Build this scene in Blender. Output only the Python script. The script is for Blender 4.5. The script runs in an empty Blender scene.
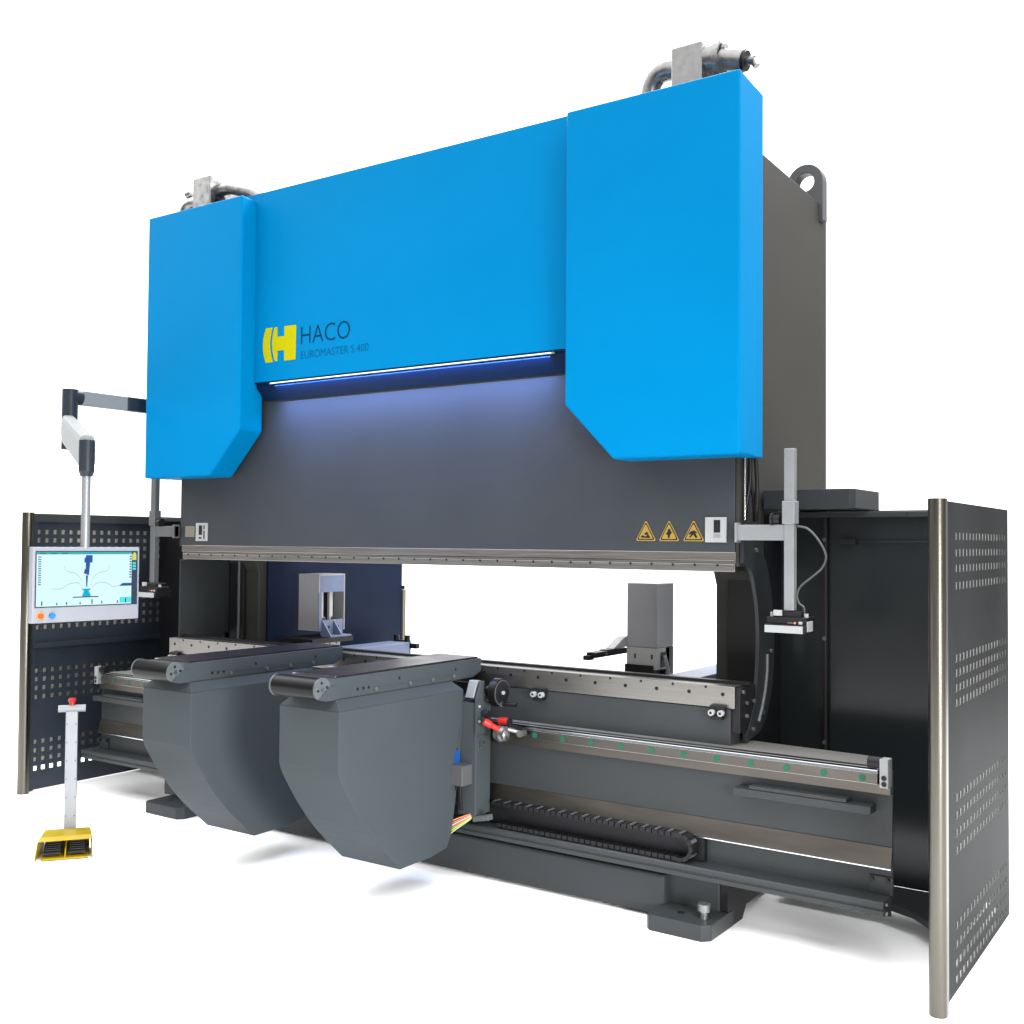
import bpy, bmesh, math, random
from mathutils import Vector, Matrix
random.seed(7)
S = bpy.context.scene
COL = S.collection
R = math.radians

# ---------------------------------------------------------------- camera (metres; X along the machine, Y into it, Z up)
F, YAW, PIT, ROL = 1086.3, .60238, .027155, .0078809
CAM = Vector((3.665, -3.9, 1.6))
fw = Vector((-math.sin(YAW)*math.cos(PIT), math.cos(YAW)*math.cos(PIT), math.sin(PIT)))
rt0 = Vector((math.cos(YAW), math.sin(YAW), 0)); up0 = rt0.cross(fw)
rt = rt0*math.cos(ROL) + up0*math.sin(ROL); up = up0*math.cos(ROL) - rt0*math.sin(ROL)
def ray(x, y): return fw + rt*((x-512)/F) - up*((y-512)/F)
def atp(x, y, **k):
    """point of the photo on the real plane X=.., Y=.. or Z=.."""
    (a, v), = k.items(); i = 'XYZ'.index(a); d = ray(x, y)
    return CAM + d*((v-CAM[i])/d[i])
cd = bpy.data.cameras.new('camera'); cam = bpy.data.objects.new('camera', cd); COL.objects.link(cam)
cam.matrix_world = Matrix(((rt.x, up.x, -fw.x, CAM.x), (rt.y, up.y, -fw.y, CAM.y), (rt.z, up.z, -fw.z, CAM.z), (0, 0, 0, 1)))
cd.sensor_width = 36; cd.lens = F/1024*36; cd.clip_end = 200; cd.clip_start = .05
S.camera = cam

# ---------------------------------------------------------------- materials
KX = 1/2.2          # every base colour was measured at exposure 0; the scene is exposed 1.14 stops brighter
def mat(name, col, rough=.5, metal=0, emit=None, es=1, noise=.0, nscale=8, stretch=None, rvar=.0, coat=0, bump=0, spec=.5):
    if name != 'white studio floor': col = tuple(c*KX for c in col); spec *= KX; es *= KX
    m = bpy.data.materials.new(name); m.use_nodes = True
    nt = m.node_tree; b = nt.nodes['Principled BSDF']
    b.inputs['Base Color'].default_value = (*col, 1); b.inputs['Roughness'].default_value = rough
    b.inputs['Metallic'].default_value = metal; b.inputs['Coat Weight'].default_value = coat
    b.inputs['Specular IOR Level'].default_value = spec
    if emit:
        b.inputs['Emission Color'].default_value = (*emit, 1); b.inputs['Emission Strength'].default_value = es
    if noise or rvar or bump:
        tc = nt.nodes.new('ShaderNodeTexCoord'); mp = nt.nodes.new('ShaderNodeMapping')
        nt.links.new(tc.outputs['Object'], mp.inputs['Vector'])
        if stretch: mp.inputs['Scale'].default_value = stretch
        nz = nt.nodes.new('ShaderNodeTexNoise'); nz.inputs['Scale'].default_value = nscale; nz.inputs['Detail'].default_value = 6
        nt.links.new(mp.outputs['Vector'], nz.inputs['Vector'])
        if noise:
            rp = nt.nodes.new('ShaderNodeMapRange'); rp.inputs['From Min'].default_value = .3; rp.inputs['From Max'].default_value = .7
            rp.inputs['To Min'].default_value = 1-noise; rp.inputs['To Max'].default_value = 1+noise
            nt.links.new(nz.outputs['Fac'], rp.inputs['Value'])
            mx = nt.nodes.new('ShaderNodeVectorMath'); mx.operation = 'SCALE'; mx.inputs[0].default_value = col
            nt.links.new(rp.outputs['Result'], mx.inputs['Scale']); nt.links.new(mx.outputs['Vector'], b.inputs['Base Color'])
        if rvar:
            rq = nt.nodes.new('ShaderNodeMapRange'); rq.inputs['From Min'].default_value = .3; rq.inputs['From Max'].default_value = .7
            rq.inputs['To Min'].default_value = max(.03, rough-rvar); rq.inputs['To Max'].default_value = rough+rvar
            nt.links.new(nz.outputs['Fac'], rq.inputs['Value']); nt.links.new(rq.outputs['Result'], b.inputs['Roughness'])
        if bump:
            n2 = nt.nodes.new('ShaderNodeTexNoise'); n2.inputs['Scale'].default_value = 160
            nt.links.new(mp.outputs['Vector'], n2.inputs['Vector'])
            bp = nt.nodes.new('ShaderNodeBump'); bp.inputs['Strength'].default_value = bump; bp.inputs['Distance'].default_value = .002
            nt.links.new(n2.outputs['Fac'], bp.inputs['Height']); nt.links.new(bp.outputs['Normal'], b.inputs['Normal'])
    return m
M = {}
M['blue'] = mat('blue paint', (.0, .275, .64), .45, noise=.03, nscale=1.5, bump=.1, rvar=.04, spec=.04)
M['tan'] = mat('pale tan sheet', (.80, .72, .60), .6, noise=.15, nscale=3)
M['ram'] = mat('anthracite paint', (.056, .064, .073), .42, noise=.06, nscale=2, rvar=.05, bump=.25, spec=.4)
M['frame'] = mat('dark frame paint', (.050, .049, .044), .5, noise=.08, nscale=2, bump=.25, spec=.3)
M['bed'] = mat('bed paint', (.052, .058, .061), .42, noise=.06, nscale=2, rvar=.05, bump=.25, spec=.4)
M['support'] = mat('support paint', (.076, .091, .098), .42, noise=.06, nscale=2, bump=.15, spec=.08)
M['steel'] = mat('brushed steel', (.50, .48, .45), .34, 1, noise=.09, nscale=30, stretch=(.12, 5, 9), rvar=.06)
M['lug'] = mat('lug paint', (.10, .105, .11), .45)
M['steelv'] = mat('brushed post steel', (.215, .20, .17), .32, 1, noise=.06, nscale=30, stretch=(9, 9, .12), rvar=.05)
M['oil'] = mat('oiled steel', (.20, .182, .16), .4, 1, noise=.14, nscale=5, stretch=(.5, 3, 3), rvar=.06)
M['shelf'] = mat('milled shelf steel', (.33, .32, .30), .5, .4, noise=.1, nscale=12, stretch=(.3, 3, 3))
M['rail'] = mat('ground rail steel', (.86, .90, .93), .22, 1, noise=.06, nscale=9, stretch=(.3, 4, 4))
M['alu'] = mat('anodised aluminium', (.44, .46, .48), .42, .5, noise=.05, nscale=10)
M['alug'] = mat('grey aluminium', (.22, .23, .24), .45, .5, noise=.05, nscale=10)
M['chrome'] = mat('zinc plated steel', (.40, .395, .39), .34, .85, noise=.25, nscale=25, rvar=.12)
M['gloss'] = mat('black polycarbonate', (.026, .031, .034), .2, noise=.1, nscale=2, spec=.6)
M['satin'] = mat('satin black sheet', (.016, .018, .022), .5, noise=.1, nscale=2, spec=.15)
M['satin2'] = mat('satin dark grey sheet', (.030, .034, .037), .32, noise=.1, nscale=2, spec=.4)
M['cap'] = mat('painted cap', (.13, .15, .16), .4, spec=.3)
M['housing'] = mat('pale grey housing', (.44, .46, .52), .4, noise=.02)
M['guard'] = mat('guard sheet inside', (.045, .058, .078), .36, .1, noise=.1, nscale=3, rvar=.06)
M['guardo'] = mat('guard sheet outside', (.030, .032, .034), .45, 0, noise=.35, nscale=1.4, spec=.03)
M['cut'] = mat('bare cut edge', (.42, .42, .41), .45, .6)
M['navy'] = mat('navy sheet', (.008, .018, .048), .5, noise=.2, nscale=1.5, spec=.2)
M['black'] = mat('black', (.012, .012, .014), .45)
M['blackg'] = mat('black rubber gloss', (.007, .007, .008), .34, noise=.2, nscale=20, spec=.25)
M['tabletop'] = mat('black table sheet', (.030, .028, .036), .34, noise=.2, nscale=6, rvar=.06, spec=.10)
M['white'] = mat('white plate', (.50, .51, .52), .4)
M['grey'] = mat('grey plastic', (.12, .125, .13), .45, noise=.04)
M['tower'] = mat('gauge tower paint', (.48, .48, .50), .4, noise=.04, nscale=4)
M['pale'] = mat('pale painted metal', (.65, .65, .63), .4, noise=.04)
M['lilac'] = mat('pale blue painted metal', (.22, .27, .42), .4, noise=.04)
M['char'] = mat('charcoal casting', (.030, .042, .055), .38, noise=.05)
M['yellow'] = mat('yellow paint', (.60, .42, .008), .4, noise=.05, nscale=10)
M['logo'] = mat('logo yellow', (.66, .62, .0), .5, spec=.1)
M['ink'] = mat('lettering blue', (.0, .045, .115), .6, spec=.1)
M['ink2'] = mat('small lettering blue', (.0, .12, .30), .6, spec=.1)
M['blue_shade'] = mat('blue underside with painted shade', (.004, .022, .075), .5, spec=.2)  # panel blue with the shade under it put into the colour
M['armgrey'] = mat('pale grey arm', (.40, .42, .43), .5, .2, spec=.2)
M['sign'] = mat('sign yellow', (.45, .30, .06), .5)
M['red'] = mat('red plastic', (.62, .03, .02), .35)
M['orange'] = mat('orange button', (.70, .14, .02), .4)
M['amber'] = mat('amber ring', (.85, .45, .15), .4)
M['btnblue'] = mat('blue button', (.03, .28, .75), .4)
M['green'] = mat('green plug', (.010, .15, .075), .4)
M['conn'] = mat('blue connector', (.01, .10, .42), .4)
M['wireo'] = mat('orange wire', (.75, .25, .10), .5)
M['wireg'] = mat('yellow green wire', (.55, .75, .25), .5)
M['olive'] = mat('pale brass strip', (.26, .24, .17), .45)
M['floor'] = mat('white studio floor', (.96, .96, .96), .8, noise=.005, nscale=3, spec=.2)
M['led'] = mat('led strip', (1, 1, 1), .5, emit=(.80, .97, 1), es=1.0)
M['ledred'] = mat('red lamp', (1, .1, .05), .5, emit=(1, .15, .08), es=3)
def em(name, c, s=1.0): return mat(name, (0, 0, 0), .3, emit=c, es=s)
M['scr'] = em('lit screen', (.72, 1.0, 1.0), 1.0)
M['scrteal'] = em('screen teal', (.05, .50, .50), .9)
M['scrdark'] = em('screen slate', (.05, .085, .14), .9)
M['scrblue'] = em('screen blue', (.02, .10, .38), 1)
M['scrcyan'] = em('screen cyan', (.0, .45, .72), 1)
M['scrlt'] = em('screen light cyan', (.1, .80, .85), 1)
M['scrline'] = em('screen grey line', (.42, .55, .55), 1)
M['scryel'] = em('screen yellow', (.75, .70, .15), 1)

# ---------------------------------------------------------------- mesh helpers
ORG = {}
class MB:
    def __init__(s): s.v = []; s.f = []; s.m = []; s.sm = []; s.mats = []; s.mi = 0
    def mt(s, key):
        m = M[key]
        if m not in s.mats: s.mats.append(m)
        s.mi = s.mats.index(m); return s
    def add(s, vs, fs, smooth=False):
        o = len(s.v); s.v += [Vector(v) for v in vs]
        for i, f in enumerate(fs):
            s.f.append([o+k for k in f]); s.m.append(s.mi); s.sm.append(smooth[i] if isinstance(smooth, list) else smooth)
        return s
    def box(s, x0, x1, y0, y1, z0, z1):
        vs = [(x, y, z) for z in (z0, z1) for y in (y0, y1) for x in (x0, x1)]
        return s.add(vs, [(0, 2, 3, 1), (4, 5, 7, 6), (0, 1, 5, 4), (2, 6, 7, 3), (0, 4, 6, 2), (1, 3, 7, 5)])
    def obox(s, c, u, v, w):
        """box centred at c with half-vectors u, v, w"""
        c, u, v, w = Vector(c), Vector(u), Vector(v), Vector(w)
        vs = [c+u*a+v*b+w*d for d in (-1, 1) for b in (-1, 1) for a in (-1, 1)]
        return s.add(vs, [(0, 2, 3, 1), (4, 5, 7, 6), (0, 1, 5, 4), (2, 6, 7, 3), (0, 4, 6, 2), (1, 3, 7, 5)])
    def prism(s, poly, ax, a0, a1):
        n = len(poly); vs = []
        for a in (a0, a1):
            for p, q in poly:
                vs.append({'X': (a, p, q), 'Y': (p, a, q), 'Z': (p, q, a)}[ax])
        fs = [tuple(range(n)), tuple(range(2*n-1, n-1, -1))] + [(i, (i+1) % n, n+(i+1) % n, n+i) for i in range(n)]
        return s.add(vs, fs)
    def poly3(s, pts, off):
        """flat polygon of 3-D points given a thickness vector"""
        n = len(pts); off = Vector(off); vs = [Vector(p) for p in pts] + [Vector(p)+off for p in pts]
        fs = [tuple(range(n)), tuple(range(2*n-1, n-1, -1))] + [(i, (i+1) % n, n+(i+1) % n, n+i) for i in range(n)]
        return s.add(vs, fs)
    def cyl(s, p0, p1, r, n=20, r2=None):
        p0, p1 = Vector(p0), Vector(p1); r2 = r if r2 is None else r2
        d = (p1-p0).normalized(); a = d.orthogonal().normalized(); b = d.cross(a)
        ring = [a*math.cos(2*math.pi*i/n)+b*math.sin(2*math.pi*i/n) for i in range(n)]
        vs = [p0+q*r for q in ring]+[p1+q*r2 for q in ring]
        s.add(vs, [(i, (i+1) % n, n+(i+1) % n, n+i) for i in range(n)], True)
        s.add(vs, [tuple(range(n)), tuple(range(2*n-1, n-1, -1))]); return s
    def tube(s, pts, r, n=10):
        pts = [Vector(p) for p in pts]; L = len(pts); vs = []; a = None
        for i, p in enumerate(pts):
            d = (pts[min(i+1, L-1)]-pts[max(i-1, 0)]).normalized()
            a = d.orthogonal().normalized() if a is None else (a-d*a.dot(d)).normalized()
            b = d.cross(a); rr = r[i] if isinstance(r, (list, tuple)) else r
            vs += [p+(a*math.cos(2*math.pi*k/n)+b*math.sin(2*math.pi*k/n))*rr for k in range(n)]
        fs = [(i*n+k, i*n+(k+1) % n, (i+1)*n+(k+1) % n, (i+1)*n+k) for i in range(L-1) for k in range(n)]
        s.add(vs, fs, True); s.add(vs, [tuple(range(n)), tuple(range(L*n-1, (L-1)*n-1, -1))]); return s
    def ball(s, c, r, n=14, sc=(1, 1, 1)):
        c = Vector(c); vs = []; h = n//2
        for i in range(h+1):
            t = math.pi*i/h
            for k in range(n):
                p = 2*math.pi*k/n
                vs.append(c+Vector((math.sin(t)*math.cos(p)*sc[0], math.sin(t)*math.sin(p)*sc[1], math.cos(t)*sc[2]))*r)
        return s.add(vs, [(i*n+k, i*n+(k+1) % n, (i+1)*n+(k+1) % n, (i+1)*n+k) for i in range(h) for k in range(n)], True)
    def perf(s, us, vs_, holes, P, nrm, th, cut=None):
        """sheet with real square holes; P(u,v)->point; us, vs_ grid lines; holes(i,j)"""
        nrm = Vector(nrm)*th; V = []; W = len(us); H = len(vs_)
        for k in (0, 1):
            for v in vs_:
                for u in us: V.append(Vector(P(u, v))+nrm*k)
        idx = lambda k, i, j: k*W*H+j*W+i
        Fs = []
        solid = lambda i, j: 0 <= i < W-1 and 0 <= j < H-1 and not holes(i, j)
        for j in range(H-1):
            for i in range(W-1):
                if not solid(i, j): continue
                Fs.append((idx(0, i, j), idx(0, i+1, j), idx(0, i+1, j+1), idx(0, i, j+1)))
                Fs.append((idx(1, i, j), idx(1, i, j+1), idx(1, i+1, j+1), idx(1, i+1, j)))
                if not solid(i-1, j): Fs.append((idx(0, i, j), idx(0, i, j+1), idx(1, i, j+1), idx(1, i, j)))
                if not solid(i+1, j): Fs.append((idx(0, i+1, j), idx(1, i+1, j), idx(1, i+1, j+1), idx(0, i+1, j+1)))
                if not solid(i, j-1): Fs.append((idx(0, i, j), idx(1, i, j), idx(1, i+1, j), idx(0, i+1, j)))
                if not solid(i, j+1): Fs.append((idx(0, i, j+1), idx(0, i+1, j+1), idx(1, i+1, j+1), idx(1, i, j+1)))
        wall = [f for f in Fs if len({k//(W*H) for k in f}) == 2]; flat = [f for f in Fs if len({k//(W*H) for k in f}) == 1]
        s.add(V, flat)
        if cut: s.mt(cut)
        return s.add(V, wall)
    def build(s, name, key, parent=None, bevel=0, seg=2, label=None):
        if not s.mats: s.mats = [M[key]]
        o0 = ORG.get(parent, Vector((0, 0, 0))) if parent else Vector((0, 0, 0))
        me = bpy.data.meshes.new(name); me.from_pydata([v-o0 for v in s.v], [], s.f)
        for m in s.mats: me.materials.append(m)
        for p, mi, sm in zip(me.polygons, s.m, s.sm): p.material_index = mi; p.use_smooth = sm
        b = bmesh.new(); b.from_mesh(me); bmesh.ops.recalc_face_normals(b, faces=b.faces); b.to_mesh(me); b.free()
        o = bpy.data.objects.new(name, me); COL.objects.link(o)
        if parent: o.parent = parent; ORG[o] = o0
        if bevel:
            md = o.modifiers.new('edge', 'BEVEL'); md.width = bevel; md.segments = seg; md.limit_method = 'ANGLE'
            md.angle_limit = R(35); md.harden_normals = False
        if label: o['label'] = label
        return o
def each(mb, name, key, parent, bevel=0):
    """link every separate piece of the collector as an object of its own"""
    par = list(range(len(mb.v)))
    def fd(i):
        while par[i] != i: par[i] = par[par[i]]; i = par[i]
        return i
    seen = {}
    for i, v in enumerate(mb.v):
        k = (round(v.x, 5), round(v.y, 5), round(v.z, 5))
        if k in seen: par[fd(i)] = fd(seen[k])
        else: seen[k] = i
    for f in mb.f:
        for k in f[1:]: par[fd(k)] = fd(f[0])
    grp = {}
    for fi, f in enumerate(mb.f): grp.setdefault(fd(f[0]), []).append(fi)
    for fis in grp.values():
        m = MB(); mp = {}
        if mb.mats: m.mats = [mb.mats[mb.m[fis[0]]]]
        for fi in fis:
            for k in mb.f[fi]:
                if k not in mp: mp[k] = len(m.v); m.v.append(mb.v[k])
            m.f.append([mp[k] for k in mb.f[fi]]); m.m.append(0); m.sm.append(mb.sm[fi])
        m.build(name, key, parent, bevel)
def thing(name, loc, label, cat, group=None):
    o = bpy.data.objects.new(name, None); COL.objects.link(o); o.location = loc; ORG[o] = Vector(loc)
    o.empty_display_size = .1; o['label'] = label; o['category'] = cat
    if group: o['group'] = group
    return o
def kids(o): return [c for c in bpy.data.objects if c.parent == o]
def copy_tree(o, parent=None):
    ch = kids(o); c = o.copy(); COL.objects.link(c); c.parent = parent
    for k in ch: copy_tree(k, c)
    return c
def B(*a): return MB().box(*a)
def text_mesh(mb, txt, x0, x1, z0, z1, y, th=.0015, thin=0):
    c = bpy.data.curves.new('t', 'FONT'); c.body = txt; c.size = 1; c.offset = thin; c.resolution_u = 3
    o = bpy.data.objects.new('t', c); COL.objects.link(o)
    dg = bpy.context.evaluated_depsgraph_get(); me = bpy.data.meshes.new_from_object(o.evaluated_get(dg))
    xs = [v.co.x for v in me.vertices]; ys = [v.co.y for v in me.vertices]
    a0, a1, b0, b1 = min(xs), max(xs), min(ys), max(ys)
    mb.add([(x0+(v.co.x-a0)/(a1-a0)*(x1-x0), y, z0+(v.co.y-b0)/(b1-b0)*(z1-z0)) for v in me.vertices], [tuple(p.vertices) for p in me.polygons])
    bpy.data.objects.remove(o); bpy.data.meshes.remove(me)
def bez(pts, n=8):
    """smooth curve through points (Catmull-Rom)"""
    P = [Vector(p) for p in pts]; P = [P[0]*2-P[1]]+P+[P[-1]*2-P[-2]]; out = []
    for i in range(1, len(P)-2):
        for k in range(n):
            t = k/n; a, b, c, d = P[i-1], P[i], P[i+1], P[i+2]
            out.append(.5*((2*b)+(c-a)*t+(2*a-5*b+4*c-d)*t*t+(3*b-a-3*c+d)*t**3))
    return out+[P[-2]]

# ---------------------------------------------------------------- setting
fl = B(-9, 9, -6, 8, -.05, 0).build('floor', 'floor'); fl['kind'] = 'structure'

# ================================================================ PRESS BRAKE
pb = thing('press_brake', (0, .6, 0), 'large blue and anthracite hydraulic press brake standing in the middle', 'press brake')

# side frames with throat
prof = [(.43, .12), (.43, .60), (.62, .72), (.87, .92), (.87, 1.40), (.84, 1.46), (.76, 1.50), (.62, 1.53), (.62, 3.40), (1.45, 3.375), (1.72, 3.366), (1.72, .10), (1.2, .02), (.55, .02)]
for s in (-1, 1):
    f = MB().prism(prof, 'X', s*1.555, s*1.80).build('side_frame', 'frame', pb, .006)
    lg = MB().mt('lug')
    cx, cz, r0, r1 = 1.725, 3.49, .095, .048
    N = 24; V = []; 
    for y in (1.60, 1.67):
        for i in range(N): a = 2*math.pi*i/N; V.append((s*(cx+r1*math.cos(a)), y, cz+r1*math.sin(a)))
        for i in range(N):
            a = 2*math.pi*i/N; X = cx+r0*math.cos(a); Z = cz+r0*math.sin(a)
            if Z < cz: X = cx+(.095 if math.cos(a) > 0 else -.095)*min(1, abs(math.cos(a))*2.5); Z = cz-.21*min(1, (cz-Z)/r0*1.6)
            V.append((s*X, y, Z))
    Fs = []
    for i in range(N):
        j = (i+1) % N
        Fs += [(i, j, N+j, N+i), (2*N+j, 2*N+i, 3*N+i, 3*N+j), (N+i, N+j, 3*N+j, 3*N+i), (j, i, 2*N+i, 2*N+j)]
    lg.add(V, Fs); lg.build('lifting_lug', 'alug', f, .004)
# crown plate and rear cross member between the frames
B(-1.555, 1.555, 1.1, 1.25, 1.75, 3.2).build('cross_member', 'frame', pb, .005)
# ram
ram = B(-1.82, 1.82, .465, .60, 1.556, 3.3).build('ram', 'ram', pb, .004)
c = MB().mt('steel')
c.box(-1.80, 1.825, .462, .58, 1.524, 1.562).box(-1.80, 1.822, .470, .58, 1.512, 1.5235)
c.box(-1.79, 1.822, .462, .58, 1.477, 1.5115)
c.mt('black')
for i in range(34):
    x = -1.74+i*.1055; c.cyl((x, .4635, 1.505), (x, .4605, 1.505), .006, 8)
c.build('upper_clamp', 'steel', ram, .0025)
MB().box(-1.835, -1.822, .47, .50, 1.55, 1.60).build('end_bracket', 'black', ram)
MB().prism([(.47, 1.50), (.47, 1.99), (.60, 1.99), (.60, 1.60), (.55, 1.50)], 'X', 1.822, 1.838).build('side_plate', 'frame', ram, .002)
# signs on the ram
def tri_sign(x0, x1, kind):
    w = x1-x0; xm = (x0+x1)/2; z0, z1 = 1.607, 1.702; y = .4635
    def tri(k):  # scaled triangle about its incentre, corners cut round
        cz = z0+(z1-z0)*.36; pts = [(x0, z0), (x1, z0), (xm, z1)]; out = []
        for i in range(3):
            p = Vector(pts[i]); a = Vector(pts[i-1]); b = Vector(pts[(i+1) % 3])
            for q in (p+(a-p)*.07, p+(b-p)*.07): out.append((xm+(q.x-xm)*k, cz+(q.y-cz)*k))
        return out
    m = MB().mt('sign').prism(tri(1), 'Y', y, y-.002).mt('black').prism(tri(.86), 'Y', y-.002, y-.003).mt('sign').prism(tri(.72), 'Y', y-.003, y-.004)
    m.mt('black')
    P = lambda a, b: (x0+w*a, z0+(z1-z0)*b)
    if kind == 0:
        m.prism([P(.26, .16), P(.34, .28), P(.50, .20), P(.62, .34), P(.74, .14)], 'Y', y-.004, y-.005)
        m.prism([P(.42, .34), P(.56, .44), P(.64, .36), P(.52, .28)], 'Y', y-.004, y-.005)
    elif kind == 1:
        m.prism([P(.34, .34), P(.44, .30), P(.46, .14), P(.54, .14), P(.56, .30), P(.68, .44), P(.60, .42), P(.56, .58), P(.46, .56), P(.44, .42)], 'Y', y-.004, y-.005)
    else:
        m.prism([P(.28, .30), P(.38, .46), P(.56, .50), P(.70, .36), P(.58, .40), P(.70, .16), P(.60, .16), P(.50, .32), P(.38, .18), P(.30, .18), P(.42, .34)], 'Y', y-.004, y-.005)
    m.build('warning_sign', 'sign', ram)
tri_sign(1.345, 1.448, 0); tri_sign(1.460, 1.563, 1); tri_sign(1.577, 1.682, 2)
MB().mt('white').box(1.686, 1.784, .456, .4645, 1.603, 1.712).mt('black').box(1.727, 1.757, .4545, .4555, 1.645, 1.700).mt('alu').box(1.727, 1.757, .4545, .4555, 1.622, 1.640).build('scale_plate', 'white', ram, .0015)
MB().mt('white').box(-1.664, -1.561, .456, .4645, 1.588, 1.698).mt('black').box(-1.635, -1.605, .4545, .4555, 1.625, 1.683).box(-1.635, -1.610, .4545, .4555, 1.602, 1.612).box(-1.592, -1.582, .4545, .4555, 1.66, 1.683).box(-1.592, -1.582, .4545, .4555, 1.60, 1.65).build('scale_plate', 'white', ram, .0015)
B(-1.768, -1.681, .461, .4645, 1.612, 1.679).build('blank_plate', 'olive', ram)

# blue covers
def cover(s):
    m = MB()
    pf = [(s*1.08, 2.22), (s*1.33, 1.965), (s*1.92, 1.965), (s*1.92, 3.56), (s*1.08, 3.56)]
    if s < 0: pf = pf[::-1]
    # front shell, then the returning sides and top: a real box open at the back
    m.prism(pf, 'Y', .27, .445)
    for v in m.v:
        if v.z > 3.5: v.z -= (v.y-.27)*.095
    o = m.build('cylinder_cover', 'blue', pb, .011, 3)
    m2 = MB(); a, b = (1.826, 1.918) if s > 0 else (-1.918, -1.826)
    m2.add([(a, .44, 1.967), (b, .44, 1.967), (b, .53, 1.967), (a, .53, 1.967), (a, .44, 3.5415), (b, .44, 3.5415), (b, .53, 3.534), (a, .53, 3.534)],
           [(0, 3, 2, 1), (4, 5, 6, 7), (0, 1, 5, 4), (1, 2, 6, 5), (2, 3, 7, 6), (3, 0, 4, 7)])
    m2.build('cover_side', 'blue', o, .002)
    return o
cover(-1); cover(1)
cp = MB().prism([(.375, 2.498), (.46, 2.498), (.46, 3.50), (.44, 3.588), (.375, 3.590)], 'X', -1.20, 1.20).build('front_panel', 'blue', pb, .003)
MB().prism([(.379, 2.4965), (.462, 2.4965), (.462, 2.40), (.455, 2.40), (.392, 2.470), (.392, 2.490), (.379, 2.490)], 'X', -1.075, 1.075).build('shaded_underside', 'blue_shade', cp, .001)  # underside of the blue panel, its shade painted in as dark navy
led = MB().mt('alu').box(-.96, .955, .3795, .3915, 2.4815, 2.4895).mt('led')
for k in range(94): led.box(-.946+k*.02005, -.946+k*.02005+.0165, .3765, .385, 2.4835, 2.4885)
led.mt('led').box(-.946, .94, .3775, .3785, 2.4845, 2.4875)
led.build('light_strip', 'led', cp)
# logo
lg = MB().mt('logo'); Y0 = .3745
def lp(x, y): p = atp(230+x/5.12, 300+y/5.12, Y=Y0); return (p.x, p.z)
def q3(a, b, c, n=8): return [tuple(Vector(a)*(1-t)**2+Vector(b)*2*t*(1-t)+Vector(c)*t*t) for t in [k/n for k in range(n+1)]]
outer = q3(lp(186, 146), lp(154, 236), lp(184, 322)); inner = q3(lp(220, 318), lp(192, 230), lp(219, 141))
lg.prism(outer+inner, 'Y', Y0, Y0-.002)
hl = q3(lp(231, 314), lp(203, 230), lp(229, 141))
lg.prism(hl+[lp(243, 138), lp(243, 188), lp(279, 184), lp(279, 134), lp(340, 127), lp(336, 304), lp(278, 311), lp(278, 256), lp(243, 260), lp(243, 313)], 'Y', Y0, Y0-.002)
lg.build('emblem', 'logo', cp)
t = MB().mt('ink'); a_, b_, c_ = atp(301, 344.5, Y=Y0), atp(350, 338, Y=Y0), atp(301, 327, Y=Y0)
text_mesh(t, 'HACO', a_.x, b_.x, a_.z, c_.z, Y0-.0008, thin=-.012)
t.mt('ink2'); a_, b_, c_ = atp(301, 359, Y=Y0), atp(368.5, 350, Y=Y0), atp(301, 351.5, Y=Y0)
text_mesh(t, 'EUROMASTER S 400', a_.x, b_.x, a_.z, c_.z, Y0-.0008, thin=-.012)
t.build('lettering', 'ink', cp)

# hydraulic valve blocks on top of the covers
def hyd(right):
    Yc = .56
    A = lambda x, y, dY=0: atp(x, y, Y=Yc+dY)
    if right:
        a, b = A(671, 48), A(702, 43)
        v = B(a.x, b.x, Yc, Yc+.16, 3.50, 3.865).build('valve_block', 'chrome', pb, .006)
        c0 = Yc+.07; P = lambda x, y: atp(x, y, Y=c0)
        MB().tube(bez([P(680, 70), P(668, 71), P(658, 76), P(651, 87), P(648, 102)]), .046, 16).build('pipe_elbow', 'chrome', v)
        m = MB().cyl(P(702, 62), P(718, 60), .070, 24).cyl(P(718, 61), P(722, 60), .082, 24).cyl(P(722, 60), P(744, 61), .050, 24)
        m.build('valve_body', 'chrome', v)
        MB().mt('black').cyl(P(744, 61), P(747, 61), .045, 20).mt('chrome').cyl(P(747, 61), P(755, 60), .020, 14).cyl(P(753, 60), P(757, 66), .016, 12).build('valve_fitting', 'chrome', v)
        MB().mt('chrome').cyl(P(716, 52), P(727, 49), .028, 12).mt('black').cyl(P(720, 50), P(723, 50), .030, 12).build('fitting_ring', 'chrome', v)
        MB().cyl((1.5, .60, 3.40), (1.5, .60, 3.56), .16, 28).build('cylinder', 'chrome', v)
    else:
        a, b = A(193, 181), A(210, 178)
        v = B(a.x, b.x, Yc, Yc+.34, 3.5, 3.875).build('valve_block', 'chrome', pb, .006)
        c0 = Yc+.07; P = lambda x, y: atp(x, y, Y=c0)
        MB().tube(bez([P(199, 202), P(191, 204), P(186, 210), P(184, 222)]), .040, 16).build('pipe_elbow', 'chrome', v)
        MB().tube(bez([P(212, 197), P(219, 191), P(230, 188), P(242, 190), P(254, 193), P(264, 200)]), .040, 16).build('hydraulic_hose', 'chrome', v)
        m = MB().cyl(P(211, 196), P(218, 196), .05, 16).mt('black').cyl(P(216, 189), P(220, 187), .02, 10).cyl(P(214, 201), P(222, 200), .03, 12).mt('chrome').cyl(P(188, 195), P(193, 193), .03, 12)
        each(m, 'valve_fitting', 'chrome', v)
        MB().cyl((-1.5, .60, 3.40), (-1.5, .60, 3.56), .16, 28).build('cylinder', 'chrome', v)
hyd(True); hyd(False)

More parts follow.
